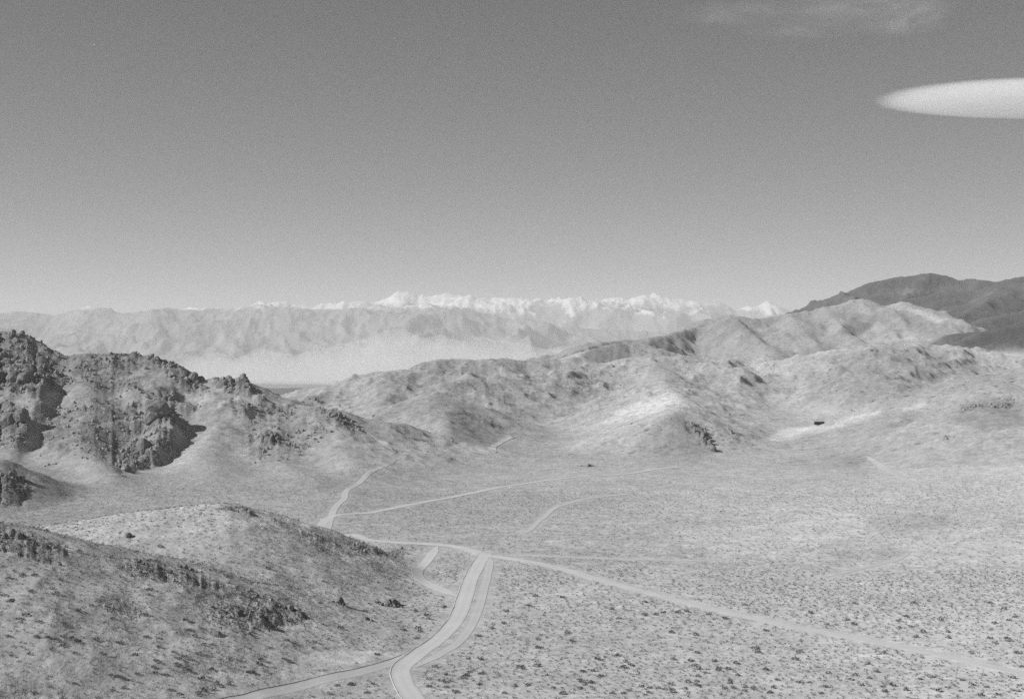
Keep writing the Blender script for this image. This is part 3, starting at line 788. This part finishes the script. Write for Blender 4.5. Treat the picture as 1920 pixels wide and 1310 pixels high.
# the countless rest
lodV = [[shrub_arrays(n, 900 + n + k) for k in range(5)] for n in (14, 7, 4)]
VV, FF, off = [], [], 0
lod = np.where(ys_[rest] < 650, 0, np.where(ys_[rest] < 1000, 1, 2))
var = rng.integers(0, 5, len(rest))
for l in range(3):
    for k in range(5):
        idx = rest[(lod == l) & (var == k)]
        if len(idx) == 0: continue
        V, Fc = lodV[l][k]
        th = rng.random(len(idx)) * 6.28; c, s = np.cos(th), np.sin(th)
        boost = 1.0 + .25 * (l == 1) + .5 * (l == 2)
        rr = rad[idx] * boost
        vx = (V[None, :, 0] * c[:, None] - V[None, :, 1] * s[:, None]) * rr[:, None] + xs_[idx][:, None]
        vy = (V[None, :, 0] * s[:, None] + V[None, :, 1] * c[:, None]) * rr[:, None] + ys_[idx][:, None]
        vz = V[None, :, 2] * rad[idx][:, None] * 1.0 + zs_[idx][:, None] - .03
        VV.append(np.stack([vx, vy, vz], -1).reshape(-1, 3))
        nv = len(V)
        FF.append((Fc[None] + (np.arange(len(idx)) * nv)[:, None, None] + off).reshape(-1, 3)); off += nv * len(idx)
m = mesh_from('desert_scrub', np.concatenate(VV), np.concatenate(FF), [M_shrub_far], smooth=False)
tag(link('desert_scrub', m), 'dry grey scrub dotted thickly over the plain and the slopes', 'scrub', kind='stuff')
print("scrub tris", len(m.polygons))

# ---------------------------------------------------------------- rock outcrops
M_rock = simple("granite", .20, .4, .35, bump=1.2)
M_rock2 = simple("loose_granite", .235, .45, .3)
import bmesh
def boulder_mesh(seed):
    r = np.random.default_rng(seed)
    bm = bmesh.new(); bmesh.ops.create_icosphere(bm, subdivisions=3, radius=1)
    # cut by planes for faceted, jointed granite
    pl = [(lambda n: n / np.linalg.norm(n))(r.standard_normal(3)) for _ in range(9)]; hh = .55 + .4 * r.random(9)
    for v in bm.verts:
        c = np.array(v.co)
        for n, h in zip(pl, hh):
            e = c @ n - h
            if e > 0: c = c - n * e * .92
        c = c * (1 + .05 * math.sin(c[0] * 9 + seed) * math.cos(c[1] * 8 + c[2] * 7))
        v.co = c
    m = bpy.data.meshes.new('boulder'); bm.to_mesh(m); bm.free(); m.materials.append(M_rock)
    return m
BM = [boulder_mesh(40 + k) for k in range(8)]
def outcrop(px, py, wpx, hpx, n, label, lean=.25, y0=350, y1=3200):
    x, y = ground_hit(px, py, y0, y1)
    sc_ = y / F
    z = float(grid_z(np.array([x]), np.array([y]), ZFg)[0])
    e = bpy.data.objects.new('rock_outcrop', None); COL.objects.link(e); e.location = (x, y, z); e.empty_display_size = 1
    tag(e, label, 'rock outcrop', 'dark granite outcrops on the desert hills')
    rr = np.random.default_rng(int(px * 7 + py))
    wm, hm = wpx * sc_, hpx * sc_
    n = int(n * 1.7)
    for k in range(n):
        t = rr.random() * 2 - 1
        bx = t * wm * .5; by = rr.normal() * wm * .14
        s = hm * (.11 + .58 * rr.random() ** 3) * (1 - .3 * abs(t))
        s = max(s, .7)
        o = bpy.data.objects.new('boulder', BM[rr.integers(0, 8)]); COL.objects.link(o); o.parent = e
        gz = float(grid_z(np.array([x + bx]), np.array([y + by]), ZFg)[0])
        o.location = (bx, by, gz - z + s * (.1 + .8 * rr.random() * (1 - abs(t))))
        o.rotation_euler = (rr.normal() * .35, lean + rr.normal() * .3, rr.random() * 6)
        o.scale = (s * (.7 + .6 * rr.random()), s * (.7 + .5 * rr.random()), s * (.7 + .7 * rr.random()))
OUT = [
 (440, 722, 44, 26, 11, 'steep dark granite tor at the end of the jagged left ridge'),
 (360, 712, 40, 16, 9, 'dark block ridge just left of the steep end tor'),
 (322, 690, 30, 14, 7, 'craggy granite knob on the skyline where the left ridge starts down'),
 (284, 674, 9, 11, 3, 'small thumb-like pinnacle on the left ridge skyline'),
 (226, 668, 26, 12, 6, 'pair of rounded granite blocks on the left ridge skyline'),
 (315, 750, 26, 20, 6, 'dark crag above the shadowed cliff in the left hill'),
 (303, 785, 46, 40, 14, 'tall dark cliff of broken granite with a black shadow to its right'),
 (268, 852, 46, 26, 11, 'lower dark crag at the foot of the granite cliff'),
 (232, 880, 22, 16, 5, 'small pyramid-shaped rock at the foot of the left hill'),
 (25, 640, 70, 16, 10, 'dark rocky cap on the highest skyline at the left edge'),
 (20, 715, 70, 34, 12, 'large dark crag filling the upper left hillside'),
 (20, 800, 60, 36, 11, 'fluted dark cliff low on the hillside at the left edge'),
 (95, 872, 20, 12, 4, 'lone rock group at the mouth of the left hillside gully'),
 (512, 826, 46, 14, 10, 'row of dark rocks in the middle of the rounded slope below the tor'),
 (628, 782, 24, 18, 7, 'dark rock fin on the crest beside the pale gap track'),
 (660, 803, 22, 10, 5, 'low rocks trailing down the crest towards the pale gap track'),
 (588, 752, 30, 8, 6, 'low dark rocks in the gap in front of the dusty valley'),
 (18, 905, 50, 14, 8, 'dark rocks on the shaded spur at the left edge above the plain'),
 (20, 1010, 50, 16, 8, 'rock ledge on the nearest knoll at the left edge'),
 (240, 1006, 12, 10, 3, 'single dark rock standing in the pale hollow behind the nearest knoll'),
 (345, 1066, 34, 9, 7, 'thin dark ledge along the top of the nearest knoll'),
 (275, 1060, 40, 8, 6, 'low ledge at the left part of the nearest knoll top'),
 (540, 1143, 30, 16, 6, 'broken dark rocks at the right end of the nearest knoll'),
 (405, 1190, 22, 16, 6, 'dark boulders at the foot of the nearest knoll, in front'),
 (735, 1136, 42, 18, 9, 'dark wedge-shaped outcrop on the flat left of the main dirt road'),
 (637, 1132, 34, 12, 7, 'smaller outcrop just left of the wedge-shaped outcrop'),
 (690, 1162, 16, 10, 3, 'small rocks in front of the wedge-shaped outcrop'),
 (455, 955, 28, 7, 6, 'dark ledge on top of the rounded mound left of the tracks'),
 (1338, 846, 12, 11, 7, 'lowest dark rocks of the line down the right side of the pointed cone'),
 (1322, 825, 13, 10, 7, 'middle dark rocks of the line down the right side of the pointed cone'),
 (1304, 804, 16, 8, 6, 'dark rocks near the top right of the pointed cone'),
 (1100, 874, 36, 8, 6, 'low dark rocks on the slope left of the pointed cone'),
]
for o in OUT: outcrop(*o)

# loose rocks strewn over the stony ground, too many to count
def rock_verts(seed):
    bm = bmesh.new(); bmesh.ops.create_icosphere(bm, subdivisions=1, radius=1)
    r = np.random.default_rng(seed)
    V = np.array([v.co for v in bm.verts]); V *= (.7 + .5 * r.random((len(V), 1))); Fc = np.array([[v.index for v in f.verts] for f in bm.faces]); bm.free()
    return V * np.array([1, .8, .9]), Fc
RMK = rmk.reshape(NA, NR)
rx_, ry_ = [], []
for r0, r1, sp in ((420, 700, 1.5), (700, 1450, 2.3), (1450, 2300, 4.5)):
    a_, b_ = scatter(r0, r1, sp, -120, 2000); rx_.append(a_); ry_.append(b_)
rx_ = np.concatenate(rx_); ry_ = np.concatenate(ry_)
pr_ = np.clip(grid_z(rx_, ry_, RMK), 0, 1)
cl_ = sstep(-.15, .35, fbm(rx_ / 14, ry_ / 14, 3, 171) + .1)
kk = (rng.random(len(rx_)) < pr_ * cl_ * .75) & (grid_z(rx_, ry_, roadmask.reshape(NA, NR)) < .1)
rx_, ry_ = rx_[kk], ry_[kk]; rz_ = grid_z(rx_, ry_, ZFg)
rs_ = (.3 + 1.5 * rng.random(len(rx_)) ** 4) * np.clip(ry_ / 900, .55, 1.5) * (.6 + .6 * np.clip(grid_z(rx_, ry_, RMK), 0, 1))
print("loose rocks", len(rx_))
VV, FF, off = [], [], 0
vr_ = rng.integers(0, 6, len(rx_))
for k in range(6):
    idx = np.where(vr_ == k)[0]; V, Fc = rock_verts(70 + k)
    if len(idx) == 0: continue
    th = rng.random(len(idx)) * 6.28; c_, s_ = np.cos(th)[:, None], np.sin(th)[:, None]
    sc1 = rs_[idx][:, None] * (.8 + .5 * rng.random((len(idx), 1))); sc2 = rs_[idx][:, None] * (.8 + .8 * rng.random((len(idx), 1)))
    vx = (V[None, :, 0] * c_ - V[None, :, 1] * s_) * sc1 + rx_[idx][:, None]
    vy = (V[None, :, 0] * s_ + V[None, :, 1] * c_) * sc1 + ry_[idx][:, None]
    vz = V[None, :, 2] * sc2 + rz_[idx][:, None] + .15 * sc2
    VV.append(np.stack([vx, vy, vz], -1).reshape(-1, 3)); nv = len(V)
    FF.append((Fc[None] + (np.arange(len(idx)) * nv)[:, None, None] + off).reshape(-1, 3)); off += nv * len(idx)
m = mesh_from('loose_rocks', np.concatenate(VV), np.concatenate(FF), [M_rock2], smooth=False)
tag(link('loose_rocks', m), 'loose dark rocks strewn over the stony hillsides', 'rocks', kind='stuff')

# ---------------------------------------------------------------- shed beside the pale wash
def bx(cx_, cy_, cz_, sx, sy, sz):
    V = [(cx_ + a * sx / 2, cy_ + b * sy / 2, cz_ + c * sz / 2) for a in (-1, 1) for b in (-1, 1) for c in (-1, 1)]
    Fq = [(0, 1, 3, 2), (4, 6, 7, 5), (0, 4, 5, 1), (2, 3, 7, 6), (0, 2, 6, 4), (1, 5, 7, 3)]
    return V, Fq
def boxes(name, L, mat, parent):
    V, Fq = [], []
    for b in L:
        v, f = bx(*b); Fq += [tuple(i + len(V) for i in t) for t in f]; V += v
    m = bpy.data.meshes.new(name); m.from_pydata(V, [], Fq); m.materials.append(mat)
    return link(name, m, parent)
M_wood = simple("weathered_wood", .035, .3, 2.0)
M_tin = simple("old_tin_roof", .06, .3, 1.2)
M_dark = simple("dark_opening", .01, .1, 1)
sx, sy = ground_hit(1536, 796, 1450, 2200)
sz = float(grid_z(np.array([sx]), np.array([sy]), ZFg)[0])
e = bpy.data.objects.new('shed', None); COL.objects.link(e); e.location = (sx, sy, sz)
tag(e, 'long low dark shed beside the pale wash on the right', 'shed')
boxes('wall', [(0, -2.4, 1.4, 11, .2, 2.8), (0, 2.4, 1.4, 11, .2, 2.8), (-5.4, 0, 1.4, .2, 4.6, 2.8), (5.4, 0, 1.4, .2, 4.6, 2.8)], M_wood, e)
rm_ = bpy.data.meshes.new('roof')
rm_.from_pydata([(-5.9, -2.9, 2.7), (5.9, -2.9, 2.7), (5.9, 0, 3.9), (-5.9, 0, 3.9), (5.9, 2.9, 2.7), (-5.9, 2.9, 2.7), (-5.9, -2.9, 2.85), (5.9, -2.9, 2.85), (5.9, 0, 4.05), (-5.9, 0, 4.05), (5.9, 2.9, 2.85), (-5.9, 2.9, 2.85)], [],
  [(0, 3, 2, 1), (3, 5, 4, 2), (6, 7, 8, 9), (9, 8, 10, 11), (0, 1, 7, 6), (5, 11, 10, 4), (1, 2, 8, 7), (2, 4, 10, 8), (0, 6, 9, 3), (3, 9, 11, 5)])
rm_.materials.append(M_tin); link('roof', rm_, e)
boxes('door', [(-2.2, -2.53, 1.1, 1.2, .05, 2.2)], M_dark, e)
boxes('window', [(1.6, -2.53, 1.6, 1.1, .05, .9)], M_dark, e)
boxes('window', [(3.8, -2.53, 1.6, 1.1, .05, .9)], M_dark, e)
boxes('lean_to', [(7.0, .3, .9, 2.6, 3.4, 1.8)], M_wood, e)

# ---------------------------------------------------------------- haze, dust, clouds
def vol_material(name, dens, col=(.96, .96, .96), an=0.0):
    m, nt, out = ntree(name)
    v = nd(nt, "ShaderNodeVolumePrincipled")
    v.inputs['Color'].default_value = (*col, 1); v.inputs['Density'].default_value = dens; v.inputs['Anisotropy'].default_value = an
    nt.links.new(v.outputs[0], out.inputs['Volume'])
    return m
HZ_TOP = 2180.0
B = 80000.0
V, Fq = bx(0, 0, (HZ_TOP - 760) / 2, 2 * B, 2 * B, HZ_TOP + 760)
m = bpy.data.meshes.new('haze'); m.from_pydata(V, [], Fq); m.materials.append(vol_material("haze_air", 2.7e-5))
tag(link('haze', m), 'thin pale haze that fades the far mountains', 'haze', kind='stuff')

# a bank of wind-blown dust lying in the far valley
def dust_bank():
    nu, nv = 90, 16
    us = np.linspace(230, 1750, nu)
    topz = np.interp(us, [230, 330, 420, 560, 650, 700, 780, 860, 1000, 1200, 1750], [-520, -130, -40, 20, 150, 330, 330, 200, 150, 90, -100])
    topz = topz + fbm(us / 60, us * 0, 4, 201) * 220
    V, Fq = [], []
    for i, u in enumerate(us):
        end = min(1, min(i, nu - 1 - i) / 8)
        for j in range(nv):
            t = j / (nv - 1)
            yy = 18500 + 6500 * (t if t < 1 else 1)
            prof = (1 - abs(2 * t - 1)) ** 1.15
            zz = -640 + (topz[i] + 640) * prof * (end ** .5)
            V.append(((u - CX) / F * 22000, yy, zz))
    for i in range(nu - 1):
        for j in range(nv - 1):
            a = i * nv + j; Fq.append((a, a + nv, a + nv + 1, a + 1))
    nb = len(V)
    for i, u in enumerate(us):
        V.append(((u - CX) / F * 22000, 18500, -660)); V.append(((u - CX) / F * 22000, 25000, -660))
    for i in range(nu - 1):
        a = nb + 2 * i
        Fq.append((a, a + 1, a + 3, a + 2))
        Fq.append((a, a + 2, (i + 1) * nv, i * nv)); Fq.append((a + 1, i * nv + nv - 1, (i + 1) * nv + nv - 1, a + 3))
    Fq.append((nb, nb - nb, nb + 1)) if False else None
    Fq.append(tuple([nb] + [j for j in range(nv)] + [nb + 1]))
    l = (nu - 1) * nv
    Fq.append(tuple([nb + 2 * (nu - 1) + 1] + [l + j for j in range(nv - 1, -1, -1)] + [nb + 2 * (nu - 1)]))
    m = bpy.data.meshes.new('dust'); m.from_pydata(V, [], Fq)
    bm = bmesh.new(); bm.from_mesh(m); bmesh.ops.recalc_face_normals(bm, faces=bm.faces); bm.to_mesh(m); bm.free()
    m.materials.append(vol_material("valley_dust", 6.5e-4, (1, 1, 1)))
    tag(link('dust', m), 'bright bank of pale dust lying in the far valley', 'dust', kind='stuff')
dust_bank()

def cloud_material(name, dens, streak, soft):
    """vapour that thins out towards the rim of the cloud; the mesh is a unit ball scaled to the cloud's size"""
    m, nt, out = ntree(name); L = nt.links.new
    tc = nd(nt, "ShaderNodeTexCoord").outputs['Object']
    ln = nd(nt, "ShaderNodeVectorMath", operation='LENGTH'); L(tc, ln.inputs[0])
    fall = mapr(nt, ln.outputs['Value'], 1 - soft, 1, 1, 0)
    d = mth(nt, 'MULTIPLY', fall, dens)
    if streak:
        mp = nd(nt, "ShaderNodeVectorMath", operation='MULTIPLY'); L(tc, mp.inputs[0]); mp.inputs[1].default_value = (1.6, .7, 2.2)
        n = noise(nt, mp.outputs[0], 1.6, 4, .6)
        d = mth(nt, 'MULTIPLY', d, mapr(nt, n, .42, .68, 0, 1.6))
    v = nd(nt, "ShaderNodeVolumePrincipled"); v.inputs['Color'].default_value = (1, 1, 1, 1); L(d, v.inputs['Density'])
    L(v.outputs[0], out.inputs['Volume']); return m
def lens(name, c, rx, ry, rz, dens, streak=False, soft=.3, tilt=0, flat=0):
    bm = bmesh.new(); bmesh.ops.create_uvsphere(bm, u_segments=64, v_segments=24, radius=1)
    for v in bm.verts:
        if flat and v.co.z < 0: v.co.z *= flat
    m = bpy.data.meshes.new(name); bm.to_mesh(m); bm.free()
    m.polygons.foreach_set("use_smooth", [True] * len(m.polygons))
    m.materials.append(cloud_material(name + "_vapour", dens, streak, soft))
    o = link(name, m); o.location = c; o.scale = (rx, ry, rz); o.rotation_euler = (0, tilt, 0)
    return o
Yc = 30000.0
S = Yc / F
tag(lens('lenticular_cloud', W(1985, 188, Yc), 350 * S, 1500, 38 * S, 1.5e-3, soft=.16, flat=.74), 'smooth bright lens-shaped cloud entering from the upper right edge', 'cloud')
TC = [(1370, 24, 120, 14, 2.6e-4, 'faint thin streak of cloud at the top, leftmost of the veils'), (1600, 8, 230, 22, 2.6e-4, 'broad faint veil of cloud touching the top edge'),
      (1700, 34, 90, 34, 2.2e-4, 'small faint veil hanging below the broad one at the top right'), (1520, 50, 160, 16, 1.8e-4, 'barely visible thin veil low between the streak and the broad veil')]
for px, py, rx, rz, dn, lab in TC:
    tag(lens('thin_cloud', W(px, py, Yc), rx * S, 1300, rz * S, dn, True, .8), lab, 'cloud', 'thin veils of cloud near the top edge')
